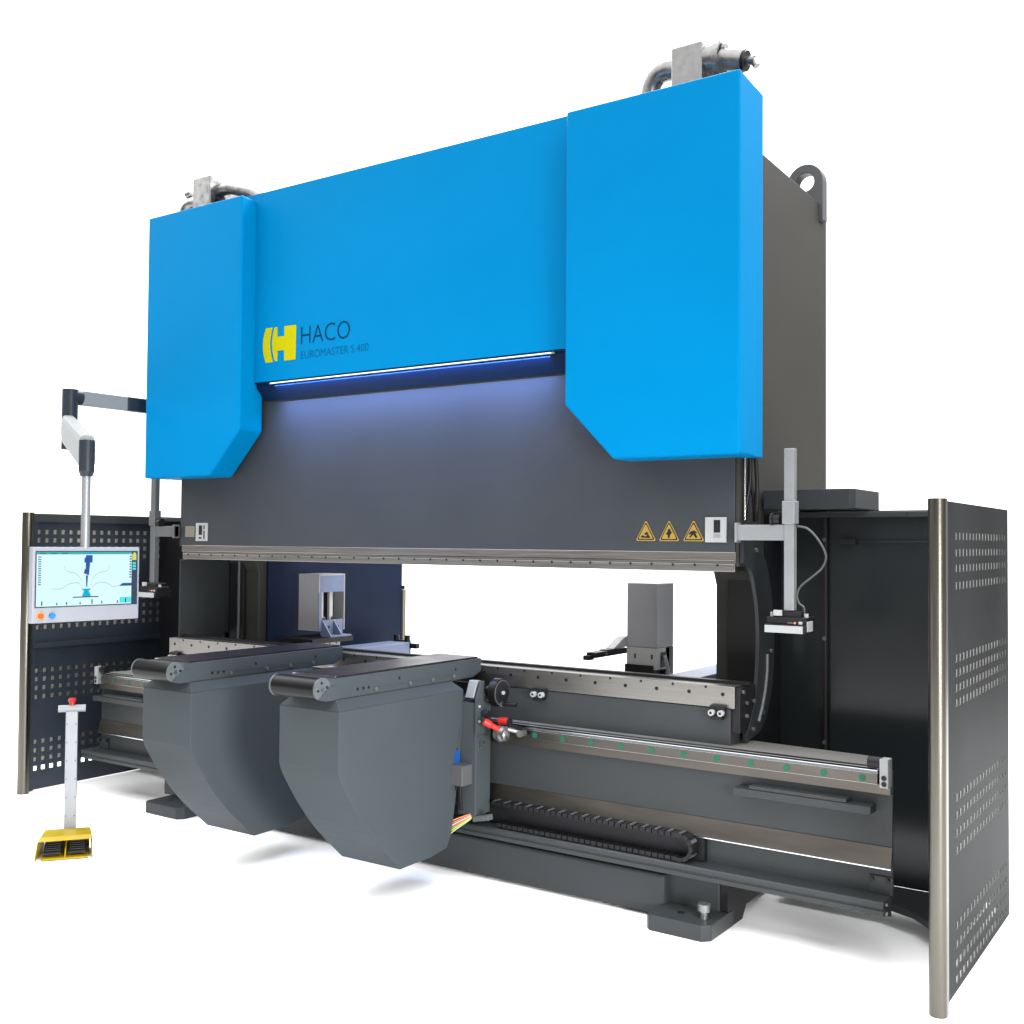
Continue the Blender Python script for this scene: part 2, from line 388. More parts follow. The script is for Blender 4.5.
# bed and lower table
bed = B(-1.82, 1.82, .42, .56, .24, .8995).build('bed', 'bed', pb, .004)
lt = MB().mt('steel').box(-1.842, 1.842, .414, .525, .903, .995).mt('black')
for i in range(24):
    x = -1.79+i*.1556
    lt.cyl((x, .4145, .960), (x, .4125, .960), .0085, 10); lt.cyl((x+.078, .4145, .986), (x+.078, .4125, .986), .006, 8)
lt.build('lower_table', 'steel', pb, .002)
B(-1.86, 1.87, .500, .535, .9955, 1.007).build('die_slot', 'black', pb)
for x in (-1.77, .872, 1.772):
    k = MB().mt('black').box(x-.034, x+.034, .392, .413, .868, .914).box(x-.026, x+.026, .38, .419, .855, .872)
    k.mt('white').cyl((x-.020, .392, .884), (x-.020, .372, .884), .013, 12).cyl((x+.022, .392, .884), (x+.022, .372, .884), .013, 12)
    k.mt('black').cyl((x-.020, .372, .884), (x-.020, .370, .884), .006, 8).cyl((x+.022, .372, .884), (x+.022, .370, .884), .006, 8)
    k.build('die_clamp', 'black', pb, .002)
for s in (-1, 1):
    a, b = sorted((s*1.823, s*1.86)); m = MB().mt('black').box(a, b, .43, .60, .80, .99)
    m.mt('chrome')
    for y, z in ((.50, .92), (.50, .865), (.46, .97), (.58, .92)): m.cyl((s*1.86, y, z), (s*1.868, y, z), .009, 10)
    m.build('end_plate', 'black', pb, .002)

# C shaped measuring frames beside the table
def cframe(s):
    out = [(.46, 1.625), (.58, 1.625), (.66, 1.585), (.755, 1.45), (.81, 1.26), (.81, 1.05), (.765, .90), (.67, .79), (.50, .755)]
    inn = [(.50, .785), (.555, .86), (.605, .955), (.635, 1.13), (.625, 1.30), (.585, 1.42), (.54, 1.49), (.46, 1.515)]
    o2 = bez([(0, *p) for p in out], 4); i2 = bez([(0, *p) for p in inn], 4)
    pf = [(p.y, p.z) for p in o2+i2]
    a, b = (1.845, 1.862) if s > 0 else (-1.862, -1.845)
    o = MB().prism(pf, 'X', a, b).build('measuring_frame', 'satin2', pb, .001)
    e = s*1.8635
    MB().tube([(e, y, z) for y, z in ((.725, 1.11), (.722, 1.03), (.700, .95), (.665, .88), (.625, .825))], .009, 8).build('guide_strip', 'alug', o)
    m = MB().mt('chrome')
    for y, z in ((.60, 1.57), (.68, .86), (.57, .80), (.775, 1.12)): m.cyl((e-.003*s, y, z), (e+.006*s, y, z), .010, 10)
    each(m, 'bolt', 'chrome', o)
cframe(1)
MB().prism([(.848, 1.73), (1.0295, 1.73), (1.0295, .12), (.44, .12), (.44, .745), (.62, .745), (.848, .93)], 'X', 1.8025, 1.812).build('side_sheet', 'satin', pb, .001)
MB().prism([(.475, 1.0), (.475, 1.47), (.86, 1.50), (.86, 1.0)], 'X', -1.835, -1.823).build('side_sheet', 'satin2', pb, .001)

# base and feet
B(-.9, 1.57, .312, .60, .012, .186).build('base', 'bed', pb, .012)
B(-1.80, 1.80, .36, .60, .06, .238).build('bed_foot', 'bed', pb, .006)
for x0, x1 in ((1.555, 1.84), (-1.725, -1.40)):
    o = MB().prism([(x0, .18), (x0+.02, .158), (x1-.03, .158), (x1, .19), (x1, .42), (x0, .42)], 'Z', 0, .066).build('foot', 'bed', pb, .006)
    bx = x1-.06
    m = MB().mt('black').cyl((x0+.12, .255, .066), (x0+.12, .255, .0675), .016, 14)
    m.build('bolt_hole', 'black', o)
    MB().cyl((bx, .25, .066), (bx, .25, .095), .016, 14).cyl((bx, .25, .095), (bx, .25, .125), .028, 6).build('levelling_bolt', 'chrome', o)

MB().prism([(.365, .245), (.365, .07), (.40, .0), (.52, .0), (.56, .05), (.80, .12), (.80, .245)], 'X', 1.803, 1.835).build('foot_gusset', 'black', pb)
# front rail beam
bm_ = MB().mt('bed').box(-2.445, 2.503, .37, .382, .255, .735).box(-2.38, 2.40, .3825, .56, .60, .735).box(-2.30, 2.30, .3825, .56, .30, .60)
beam = bm_.build('front_beam', 'bed', pb, .0015)
MB().prism([(-2.41, .335), (2.46, .335), (2.40, .56), (1.79, .60), (-1.79, .60), (-2.36, .56)], 'Z', .7365, .746).build('beam_shelf', 'shelf', beam, .001)
B(-2.443, 2.50, .352, .3695, .644, .682).build('lower_strip', 'oil', beam, .001)
MB().add([(-2.445, .3685, .443), (2.503, .3685, .443), (2.503, .346, .370), (-2.445, .346, .370), (-2.445, .3655, .443), (2.503, .3655, .443), (2.503, .343, .368), (-2.445, .343, .368)],
         [(0, 1, 2, 3), (7, 6, 5, 4), (0, 4, 5, 1), (1, 5, 6, 2), (2, 6, 7, 3), (3, 7, 4, 0)]).build('wear_strip', 'oil', beam)
B(-2.445, 2.503, .342, .347, .363, .3675).build('bright_edge', 'rail', beam)
rl = MB().mt('rail').prism([(.368, .683), (.335, .683), (.335, .722), (.342, .728), (.335, .734), (.335, .744), (.345, .7475), (.368, .7475)], 'X', -2.40, 2.456)
rl.build('guide_rail', 'rail', beam)
st = B(-2.40, 2.456, .3335, .3348, .684, .723).build('rail_face', 'oil', beam)
pl = MB().mt('green')
for i in range(33):
    x = 2.399-i*.1507
    if abs(x+.03) < 2.435: pl.cyl((x, .3334, .703), (x, .3318, .703), .0135, 16)
each(pl, 'rail_plug', 'green', beam)
for s in (-1, 1):
    E_ = 2.503 if s > 0 else 2.445
    a, b = sorted((s*(E_-.033), s*E_))
    e = MB().mt('white').box(a, b, .312, .366, .676, .785).mt('black').cyl((s*(E_-.016), .3125, .715), (s*(E_-.016), .310, .715), .010, 12).cyl((s*(E_-.016), .3125, .692), (s*(E_-.016), .310, .692), .010, 12)
    e.build('rail_end_stop', 'white', beam, .003)
    MB().cyl((s*(E_-.083), .345, .765), (s*(E_-.033), .345, .765), .023, 16).mt('black').build('bumper', 'black', beam)
    # long grab bar
    a, b = sorted((s*1.885, s*2.440)); c1, c2 = sorted((s*1.95, s*2.345))
    MB().box(a, b, .300, .3695, .571, .602).box(c1, c2, .305, .3695, .6025, .618).build('grab_bar', 'bed', beam, .003)
    E_ -= .003; a, b = sorted((s*(E_-.083), s*(E_+.006)))
    k = MB().mt('bed').box(a, b, .360, .3695, .262, .330).mt('black').cyl((s*(E_-.073), .360, .318), (s*(E_-.073), .350, .318), .009, 10).cyl((s*(E_-.013), .360, .318), (s*(E_-.013), .350, .318), .009, 10)
    k.build('end_bracket', 'bed', beam, .001)
# cable tray with lip, groove lines
tr = MB().mt('bed').prism([(.37, .262), (.268, .262), (.262, .256), (.262, .240), (.268, .237), (.268, .232), (.262, .229), (.262, .212), (.37, .182)], 'X', -2.49, 2.498)
tray = tr.build('cable_tray', 'bed', beam, .001)
B(.62, 1.74, .340, .3695, .264, .3625).build('tray_recess', 'black', tray)
each(MB().mt('white').cyl((2.498, .30, .212), (2.503, .30, .212), .008, 8).cyl((2.498, .30, .245), (2.503, .30, .245), .006, 8), 'screw', 'white', tray)
# energy chain: upper run, bend, lower run
path = []
x = .70
while x < 1.66: path.append((x, .374, 0)); x += .030
for i in range(7): a = math.pi/2-math.pi*i/6; path.append((1.655+.050*math.cos(a), .324+.050*math.sin(a), a-math.pi/2))
x = 1.63
while x > .70: path.append((x, .276, math.pi)); x -= .030
ch = MB()
for i, (x, z, a) in enumerate(path):
    u = Vector((math.cos(a), 0, math.sin(a))); w = Vector((-math.sin(a), 0, math.cos(a)))
    ch.mt('black').obox((x, .308, z), u*.0125, Vector((0, .030, 0)), w*.0085)
    ch.obox((x+u.x*.0145, .308, z+u.z*.0145), u*.004, Vector((0, .022, 0)), w*.006)
    if i % 2 == 0: ch.mt('grey').obox(Vector((x, .308, z))+w*.0095, u*.007, Vector((0, .024, 0)), w*.0012)
ch.build('cable_chain', 'black', beam)

# rear side guards (navy) beside the throat, and throat trims
for s in (-1, 1):
    a, b = sorted((s*1.533, s*1.552))
    g = B(a, b, .93, 2.24, .25, 1.72).build('rear_side_panel', 'navy', pb, .002)
    a, b = sorted((s*1.525, s*1.545)); B(a, b, 2.243, 2.275, .87, 1.24).build('light_curtain', 'olive', g)
    each(B(a, b, 2.243, 2.262, .82, .868).box(a, b, 2.243, 2.262, 1.242, 1.27), 'curtain_end', 'black', g)
m = MB().mt('black').box(-1.79, -1.67, .845, .868, .95, 1.50).mt('alug').box(-1.715, -1.70, .835, .845, .96, 1.46)
m.build('throat_trim', 'black', pb, .002)
B(1.62, 1.79, .855, .869, .95, 1.46).build('throat_trim', 'black', pb, .002)

# cables and rods below the right cover
MB().cyl((1.85, .50, 1.70), (1.85, .50, 1.99), .006, 10).build('guide_rod', 'rail', pb)
hs = MB()
for k, pts in enumerate(([(750, 452), (750, 480), (747, 500), (744, 520)], [(755, 452), (757, 480), (757, 500), (756, 522)], [(751, 452), (750, 475), (754, 500), (755, 522)], [(746, 452), (746, 490), (746, 520)])):
    hs.tube(bez([atp(x, y, Y=.53+.01*k) for x, y in pts]), .010 if k < 3 else .008, 8)
each(hs, 'hose', 'black', pb)

# laser safety sensors on posts, arms fixed to the ram ends
def laser(s):
    px = 2.074 if s > 0 else -2.032
    w = .021
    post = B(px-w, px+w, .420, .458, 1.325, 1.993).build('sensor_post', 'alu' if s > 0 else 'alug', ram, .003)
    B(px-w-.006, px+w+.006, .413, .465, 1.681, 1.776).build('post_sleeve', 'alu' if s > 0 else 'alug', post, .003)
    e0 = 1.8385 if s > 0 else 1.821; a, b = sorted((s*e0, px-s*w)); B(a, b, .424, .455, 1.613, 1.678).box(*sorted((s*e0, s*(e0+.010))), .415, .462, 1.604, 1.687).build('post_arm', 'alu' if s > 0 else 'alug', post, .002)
    MB().mt('black').cyl((px-s*.041, .43, 1.70), (px-s*.068, .43, 1.70), .018, 16).cyl((px-s*.068, .43, 1.70), (px-s*.078, .43, 1.70), .026, 16).build('clamp_knob', 'black', post)
    c0 = px
    q = MB().mt('black').box(c0-.085, c0+.080, .40, .50, 1.272, 1.300).box(c0-.06, c0+.055, .41, .49, 1.300, 1.322).box(c0-.09, c0+.082, .388, .51, 1.238, 1.2715)
    q.mt('white').box(c0-.088, c0+.072, .380, .3875, 1.236, 1.266)
    if s > 0: q.box(c0+.0825, c0+.088, .40, .46, 1.243, 1.285)
    q.box(c0-.055, c0-.02, .392, .404, 1.305, 1.328).box(c0+.05, c0+.066, .395, .3995, 1.272, 1.284)
    for dx in (-.072, -.056, .045): q.cyl((c0+dx, .42, 1.300), (c0+dx, .42, 1.318), .006, 8)
    q.cyl((c0+.07, .43, 1.300), (c0+.07, .43, 1.315), .010, 10)
    q.mt('ledred').box(c0+.030, c0+.038, .3965, .3995, 1.274, 1.281).mt('white')
    for dx in (.004, .012, .020): q.box(c0+dx, c0+dx+.004, .3965, .3995, 1.275, 1.279)
    q.build('sensor_head', 'black', post, .0015)
    if s > 0:
        MB().tube(bez([atp(x, y, Y=.45) for x, y in ((796, 526), (808, 529), (819, 541), (826, 556), (822, 568), (812, 577), (801, 586), (797, 595), (799, 603), (804, 608), (804, 617))]), .0045, 8).build('sensor_cable', 'grey', post)
laser(1); laser(-1)

# ================================================================ SIDE GUARDS
def guard(s):
    name = 'guard_enclosure'
    lab = 'tall perforated steel side guard with rounded post at the right end of the press' if s > 0 else 'tall perforated steel side guard behind the lit screen and foot pedal'
    g = thing(name, (s*2.75, .5, 0), lab, 'machine guard', 'side guards of the press')
    X = 2.760 if s > 0 else -2.75; th = -s
    cols = [.257+.0571*i for i in range(17)] if s > 0 else [.104+.0571*i for i in range(17)]
    rows = ([1.632, 1.572, 1.515, 1.452, 1.19, 1.137, 1.083, 1.03, .69, .627, .563, .50, .235, .168, .102, .045] if s > 0 else
            [1.637, 1.584, 1.530, 1.476, 1.195, 1.14, 1.085, 1.03, .755, .70, .645, .588, .305, .25, .194, .138])
    hw = .0135; us = [.03]; hu = set(); vs = [.004]; hv = set()
    for c_ in sorted(cols): us += [c_-hw, c_+hw]; hu.add(len(us)-2)
    us.append(1.245)
    for r_ in sorted(rows): vs += [r_-hw, r_+hw]; hv.add(len(vs)-2)
    vs.append(1.755)
    m = MB().mt('guardo' if s > 0 else 'guard'); m.perf(us, vs, lambda i, j: i in hu and j in hv, lambda u, v: (X, u, v), (th, 0, 0), .004, cut='cut' if s > 0 else None)
    pn = m.build('perforated_panel', 'guard', g)
    sc = MB()
    for z in (1.70, 1.14, .56, .10): sc.cyl((X, .052, z), (X+.006*s, .052, z), .008, 10); sc.cyl((X-.005*s, .052, z), (X-.010*s, .052, z), .008, 10)
    each(sc, 'screw', 'white', pn)
    # rounded front post: half round sheet, open to the back
    m = MB(); N = 14; pr = []
    cx, cy, r = (2.752, .012, .030) if s > 0 else (-2.722, .012, .036)
    for i in range(N+1):
        a = math.pi+math.pi*i/N; pr.append((cx+r*math.cos(a), cy+r*math.sin(a)))
    inn_ = [(cx+(r-.004)*math.cos(math.pi+math.pi*i/N), cy+(r-.004)*math.sin(math.pi+math.pi*i/N)) for i in range(N, -1, -1)]
    V = [(x_, y_, z_) for z_ in (0, 1.76) for x_, y_ in pr+inn_]; n = 2*(N+1)
    m.add(V, [(i, (i+1) % n, n+(i+1) % n, n+i) for i in range(n)], [True if (i < N or N < i < n-1) else False for i in range(n)])
    m.add(V, [(i, i+1, n-2-i, n-1-i) for i in range(N)]+[(n+i, n+n-1-i, n+n-2-i, n+i+1) for i in range(N)])
    m.build('rounded_post', 'steelv', g)
    # straight side flanges of the post, back to the panel edge
    a, b = sorted((cx+s*(r-.004), cx+s*r)); a2, b2 = sorted((cx-s*r, cx-s*(r-.004)))
    MB().box(a, b, .0125, .034, 0, 1.76).box(a2, b2, .0125, .029, 0, 1.76).build('post_flange', 'steelv', g)
    if s > 0: B(2.742, 2.7555, 1.035, 1.243, .01, 1.745).build('added_hole_backing', 'satin2', g)  # dark piece added behind the rear holes so they do not show white
    # rear wall, glossy sheets with a joint rod
    q = s*2.744
    x_in = s*1.803
    seam = s*2.03
    m = MB().box(*sorted((x_in, seam-s*.004)), 1.03, 1.04, .10, 1.735); m.build('rear_sheet', 'gloss', g, .001)
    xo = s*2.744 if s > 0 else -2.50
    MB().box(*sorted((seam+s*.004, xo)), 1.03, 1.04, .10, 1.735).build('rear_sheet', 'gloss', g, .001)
    if s < 0: B(-2.744, -2.502, 1.028, 1.04, .10, 1.72).build('painted_shade_sheet', 'black', g)  # shaded end of the rear wall, the shade painted as a black sheet
    rd = MB().mt('black').box(*sorted((seam-s*.012, seam+s*.012)), 1.008, 1.0295, .12, 1.722).mt('frame').cyl((seam+.003, 1.004, .12), (seam+.003, 1.004, 1.722), .006, 10).mt('grey')
    for z in (1.62, 1.17, .7): rd.cyl((seam, 1.0, z), (seam, .994, z), .010, 10)
    rd.build('joint_rod', 'black', g)
    MB().box(*sorted((s*1.814, s*2.744)), .992, 1.045, 1.722, 1.745).build('top_rail', 'bed', g, .002)
    if s > 0:
        MB().mt('black').box(2.10, 2.17, 1.0, 1.028, 1.600, 1.622).cyl((2.17, 1.012, 1.611), (2.72, 1.012, 1.611), .005, 8).build('door_bar', 'black', g)
        each(MB().mt('black').box(2.395, 2.401, .9905, .9915, 1.722, 1.740).box(2.51, 2.516, .9905, .9915, 1.722, 1.740), 'rail_notch', 'black', g)
        pts = [atp(x_, y_, Z=.10) for x_, y_ in ((880, 900), (914, 912), (935, 926))]
        poly = [(1.9, pts[0].y), (pts[0].x, pts[0].y), (pts[1].x, pts[1].y), (pts[2].x, pts[2].y), (2.70, pts[2].y), (2.70, 1.03), (1.9, 1.03)]
        MB().prism(poly, 'Z', .070, .100).build('floor_shelf', 'bed', g, .002)
        MB().box(1.90, 2.74, 1.03, 1.30, 1.7465, 1.752).build('roof_sheet', 'bed', g)
        # control box on the roof
        cb = MB().prism([(1.815, .80), (2.205, .80), (2.225, .82), (2.225, 1.18), (1.815, 1.18)], 'Z', 1.7535, 1.842)
        cb.build('roof_box', 'ram', g, .004)
    else:
        B(-2.80, -2.775, .04, 1.24, .172, 1.74).build('added_tan_backing', 'tan', g)  # added behind the holes, its tan stands for the dim hall beyond
        MB().box(-2.7455, -2.728, .05, 1.03, 1.700, 1.752).build('top_flange', 'bed', g, .002)
        MB().mt('guard').box(-2.7455, -2.722, .06, 1.03, .900, .930).build('mid_flange', 'guard', g, .001)
        MB().mt('guard').box(-2.7455, -2.730, .03, .085, .004, 1.70).build('stiffener', 'guard', g, .001)
        MB().box(-2.74, -1.9, .80, 1.03, .07, .10).build('floor_shelf', 'bed', g, .002)
    return g
guard(1); guard(-1)

# ================================================================ FRONT SUPPORTS
def support(label):
    x0 = .365; DX = .03
    g = thing('front_support', (x0, -.1, 0), label, 'sheet support', 'front sheet supports hung on the rail')
    ZT = 1.033
    # folded body: profile in YZ
    cv = [(p.x, p.y) for p in bez([Vector(q) for q in ((-.628, .655, 0), (-.605, .600, 0), (-.515, .462, 0), (-.400, .322, 0), (-.235, .166, 0))], 4)]
    pr = [(-.628, .898)]+cv+[(-.02, .170), (.095, .186), (.125, .235), (.150, .347), (.190, .572), (.205, .748), (.212, .900)]
    rim = [(p[0]+.0, p[1]) for p in pr]
    m = MB(); n = len(pr)
    top = [(-.600, .938), (.200, .938)]
    m.prism(pr, 'X', .192, .538)
    body = m.build('support_body', 'support', g, .003)
    # chamfered shoulder up to the table
    s_ = MB(); V = [(.192, -.628, .8985), (.538, -.628, .8985), (.538, .212, .9005), (.192, .212, .9005), (.237, -.600, .940), (.490, -.600, .940), (.490, .180, .940), (.237, .180, .940)]
    s_.add(V, [(0, 3, 2, 1), (4, 5, 6, 7), (0, 1, 5, 4), (1, 2, 6, 5), (2, 3, 7, 6), (3, 0, 4, 7)])
    s_.build('body_shoulder', 'support', body, .0015)
    # table beam
    tb = MB().prism([(-.600, .941), (-.655, .962), (-.655, 1.015), (-.63, ZT-.004), (.415, ZT-.004), (.415, .965), (.35, .941)], 'X', .232, .492)
    table = tb.build('support_table', 'support', g, .003)
    MB().box(.240, .482, -.585, .40, ZT-.003, ZT+.004).build('table_sheet', 'tabletop', table, .001)
    B(.24, .482, -.600, -.587, ZT-.003, ZT+.003).build('sheet_edge', 'rail', table)
    tk = MB().mt('support').box(.4922, .4935, -.355, .19, .966, .969).build('side_strip', 'support', table)
    m = MB().mt('black')
    for y in (-.47, -.435, -.40, -.20, .21): m.cyl((.492, y, .972 if y < -.3 else .992), (.4935, y, .972 if y < -.3 else .992), .0065, 10)
    m.mt('alug')
    for y in (-.36, -.13, .03, .19): m.cyl((.492, y, .962), (.500, y, .962), .009, 12)
    each(m, 'side_screw', 'black', table)
    m = MB().mt('blackg').cyl((.238, -.68, .993), (.484, -.68, .993), .045, 32)
    rl_ = m.build('roller', 'blackg', g)
    m = MB().mt('cap').cyl((.484, -.68, .993), (.493, -.68, .993), .046, 32).mt('black')
    for a in range(4): an = math.pi/2*a+.2; m.cyl((.493, -.68+.026*math.cos(an), .993+.026*math.sin(an)), (.4945, -.68+.026*math.cos(an), .993+.026*math.sin(an)), .006, 10)
    m.mt('chrome').cyl((.493, -.68, .993), (.495, -.68, .993), .010, 12)
    m.build('roller_cap', 'cap', rl_, .001)
    MB().cyl((.229, -.68, .993), (.238, -.68, .993), .046, 32).build('roller_cap', 'cap', rl_, .001)
    MB().mt('support').prism([(-.655, .941), (-.70, .95), (-.70, .955), (-.64, 1.0), (-.60, 1.0), (-.60, .941)], 'X', .4935, .4965).build('roller_bracket', 'support', rl_)
    # carriage behind the body, riding on the rail
    c_ = MB().mt('support').box(.30, .519, .215, .31, .36, .865).box(.52, .622, .20, .318, .32, .845)
    car = c_.build('carriage', 'bed', g, .004)
    MB().mt('alu').prism([(.20, .866), (.232, .945), (.26, .945), (.30, .866)], 'X', .555, .605).build('carriage_head', 'alu', car, .003)
    m = MB().mt('support').prism([(.19, .80), (.19, .865), (.23, .945), (.25, .945), (.25, .80)], 'X', .622, .632).mt('white').cyl((.632, .21, .83), (.636, .21, .83), .007, 8).cyl((.632, .21, .76), (.636, .21, .76), .007, 8)
    m.mt('support').box(.622, .6315, .19, .26, .70, .7995).build('side_plate', 'support', car, .001)
    # handwheel on an axle along X
    wy, wz = .285, .892
    w = MB().mt('blackg').cyl((.632, wy, wz), (.67, wy, wz), .030, 24).cyl((0.67, wy, wz), (0.708, wy, wz), .066, 36, .066)
    w.mt('grey').cyl((0.708, wy, wz), (0.711, wy, wz), .060, 36).mt('black').cyl((0.711, wy, wz), (0.7125, wy, wz), .056, 36).mt('white').cyl((0.7125, wy, wz), (0.72, wy, wz), .009, 14)
    wh = w.build('handwheel', 'blackg', car)
    MB().mt('blackg').cyl((0.711, wy-.01, wz-.052), (0.783, wy+.01, wz-.052), .010, 14).mt('chrome').cyl((0.708, wy-.01, wz-.052), (0.72, wy-.01, wz-.052), .012, 12).build('crank_handle', 'blackg', wh)
    MB().mt('black').cyl((0.66, .222, 0.795), (0.68, .222, 0.795), .019, 20).build('knob', 'blackg', car)
    # toggle clamp with red grips
    m = MB().mt('red').tube(bez([(0.693, .165, 0.773), (0.718, .19, 0.753), (0.743, .22, 0.73)]), [.017]*8+[.013]*8+[.012], 12)
    lv = m.build('clamp_lever', 'red', car)
    MB().mt('chrome').cyl((0.718, .235, 0.713), (0.768, .235, 0.713), .034, 20).ball((0.744, .235, 0.708), .036).cyl((0.753, .25, 0.733), (0.818, .30, 0.713), .010, 10).cyl((0.818, .27, 0.713), (0.818, .31, 0.713), .016, 12).build('clamp_body', 'chrome', lv)
    MB().mt('red').cyl((0.708, .27, 0.763), (0.758, .27, 0.765), .018, 12).mt('black').cyl((0.758, .27, 0.765), (0.768, .27, 0.765), .018, 12).build('clamp_grip', 'red', lv)
    m = MB().mt('chrome')
    for y, z in ((.23, .66), (.26, .655), (.23, .635)): m.cyl((.622, y, z), (.632, y, z), .007, 8)
    m.cyl((0.66, .215, 0.343), (0.666, .215, 0.343), .007, 8)
    each(m, 'carriage_screw', 'chrome', car)
    # junction box, connector, wires
    B(.515, .600, .125, .2145, .468, .560).build('junction_box', 'grey', car, .003)
    m = MB().mt('conn').box(.520, .540, .150, .185, .562, .622).mt('black').cyl((.530, .168, .622), (.530, .168, .634), .010, 10).tube(bez([(.530, .168, .63), (.536, .18, .70), (.528, .19, .80), (.530, .20, .865)]), .004, 8)
    m.build('connector', 'conn', car)
    m = MB().mt('black').tube(bez([(.55, .175, .47), (.552, .18, .40), (.548, .19, .34)]), .006, 8).cyl((.53, .16, .44), (.55, .16, .468), .009, 8)
    m.build('cable', 'black', car)
    m = MB()
    for k, key in enumerate(('wireo', 'wireo', 'pale', 'wireo', 'wireg', 'wireg')):
        m.mt(key).tube(bez([(.62-.006*k, .235, .335-.003*k), (.59, .20, .327-.005*k), (.55, .16, .310-.009*k), (.51, .13, .288-.012*k)]), .0032, 6)
    each(m, 'wire', 'wireo', car)
    MB().mt('alug').obox((.650, .22, .315), Vector((.045, .0, .010)), Vector((0, .018, 0)), Vector((-.003, 0, .012))).build('cable_duct', 'alug', car, .001)
    return g
s1 = support('grey wedge-bodied sheet support with handwheel and red clamp lever beside it')
s1.location.x += .03
s2 = copy_tree(s1); s2.location = (s1.location.x-.920, s1.location.y, 0)
s2['label'] = 'grey wedge-bodied sheet support nearer the lit control screen, its rear partly hidden by its twin'

# ================================================================ BACK GAUGE TOWERS
def tower(x0, y0, kind, label):
    g = thing('back_gauge_tower', (x0+.09, y0+.1, 0), label, 'back gauge', 'back gauge towers behind the lower table')
    w, d = .180, .195
    B(x0, x0+w, y0, y0+d, 1.045, 1.384).build('tower_cover', 'tower' if kind else 'tower', g, .004) if kind else None
    if kind:
        lo = MB().mt('pale').box(x0, x0+w, y0, y0+d*.75, .93, 1.0435).mt('black').box(x0+.045, x0+.055, y0-.001, y0+.002, .985, 1.01).box(x0+.145, x0+.155, y0-.001, y0+.002, .985, 1.01)
        lo.mt('black').box(x0+w, x0+w+.001, y0+.04, y0+.11, .94, 1.02).box(x0-.01, x0+w-.02, y0-.004, y0+.10, .70, .952)
        lo.build('tower_foot', 'pale', g, .002)
        a = MB().mt('black').box(x0-.055, x0+.0, y0-.33, y0+.03, 1.008, 1.036).box(x0-.058, x0-.02, y0-.36, y0-.31, .998, 1.022).box(x0-.056, x0-.002, y0-.20, y0-.10, 1.0365, 1.041)
        a.mt('chrome').cyl((x0, y0-.22, 1.022), (x0+.003, y0-.22, 1.022), .008, 10)
        fn = a.build('stop_finger', 'black', g, .002)
        MB().prism([(y0-.14, 1.042), (y0+.03, 1.042), (y0+.03, 1.10), (y0-.02, 1.095)], 'X', x0-.05, x0-.002).build('finger_wedge', 'tower', fn, .002)
        MB().mt('pale').tube(bez([(x0+w+.01, y0+.07, 1.0), (x0+w+.018, y0+.08, .95), (x0+w+.02, y0+.1, .88), (x0+w+.02, y0+.1, .80)]), .010, 8).build('cable', 'pale', g)
        B(x0, x0+w, y0+.10, y0+d, .3, 1.044).build('tower_column', 'bed', g, .002)
    else:
        # cover open on its right side
        m = MB().mt('tower').box(x0, x0+w, y0, y0+.010, 1.025, 1.384).box(x0, x0+.01, y0+.0105, y0+d+.03, 1.025, 1.384).box(x0, x0+w, y0+d+.03, y0+d+.04, 1.025, 1.384).box(x0+.0105, x0+w, y0+.0105, y0+d+.0295, 1.374, 1.384)
        m.mt('lilac').box(x0+w-.008, x0+w, y0+.0105, y0+d+.0295, 1.27, 1.3735).box(x0+w-.006, x0+w+.001, y0-.001, y0+.022, 1.025, 1.27)
        m.build('tower_cover', 'tower', g, .002)
        i_ = MB().mt('black').box(x0+.02, x0+w-.06, y0+.02, y0+d, 1.03, 1.36).mt('pale').box(x0+w-.05, x0+w-.035, y0+.06, y0+.075, 1.03, 1.27).box(x0+w-.05, x0+w-.03, y0+.125, y0+.155, 1.05, 1.27).mt('chrome')
        for y in (.03, .08, .15): i_.cyl((x0+w-.05, y0+y, 1.10), (x0+w-.03, y0+y, 1.10), .012, 10)
        i_.build('tower_drive', 'black', g, .001)
        m = MB().mt('lilac').box(x0+w-.01, x0+w+.002, y0+.024, y0+d+.02, 1.0, 1.095)
        for yy in (.03, .13): m.prism([(x0+w+.0025, 1.0), (x0+w+.075, 1.0), (x0+w+.0025, 1.09)], 'Y', y0+yy, y0+yy+.010)
        m.box(x0+w+.0025, x0+w+.08, y0+.024, y0+d+.02, .99, 1.0)
        m.mt('black')
        for yy in (.06, .09, .17): m.cyl((x0+w+.002, y0+yy, 1.05), (x0+w+.004, y0+yy, 1.05), .008, 8)
        m.build('finger_bracket', 'lilac', g, .001)
        B(x0-.02, x0+w+.085, y0-.14, y0+d+.03, .960, .989).build('stop_finger', 'black', g, .002)
        m = MB().mt('pale').box(x0+.02, x0+w, y0-.03, y0+d, .90, .9595).mt('black')
        for yy in (0, .05, .1, .16): m.cyl((x0+w, y0+yy, .945), (x0+w+.002, y0+yy, .945), .006, 8)
        m.build('tower_foot', 'pale', g, .002)
        B(x0+.03, x0+w-.02, y0, y0+d, .3, .8995).build('tower_column', 'bed', g, .002)
    return g
tower(.875, 1.25, 1, 'closed grey back gauge tower with long black stop finger pointing forward, standing against white')
tower(-1.385, 1.05, 0, 'open-sided grey back gauge tower with pale bracket, standing against the navy panel')
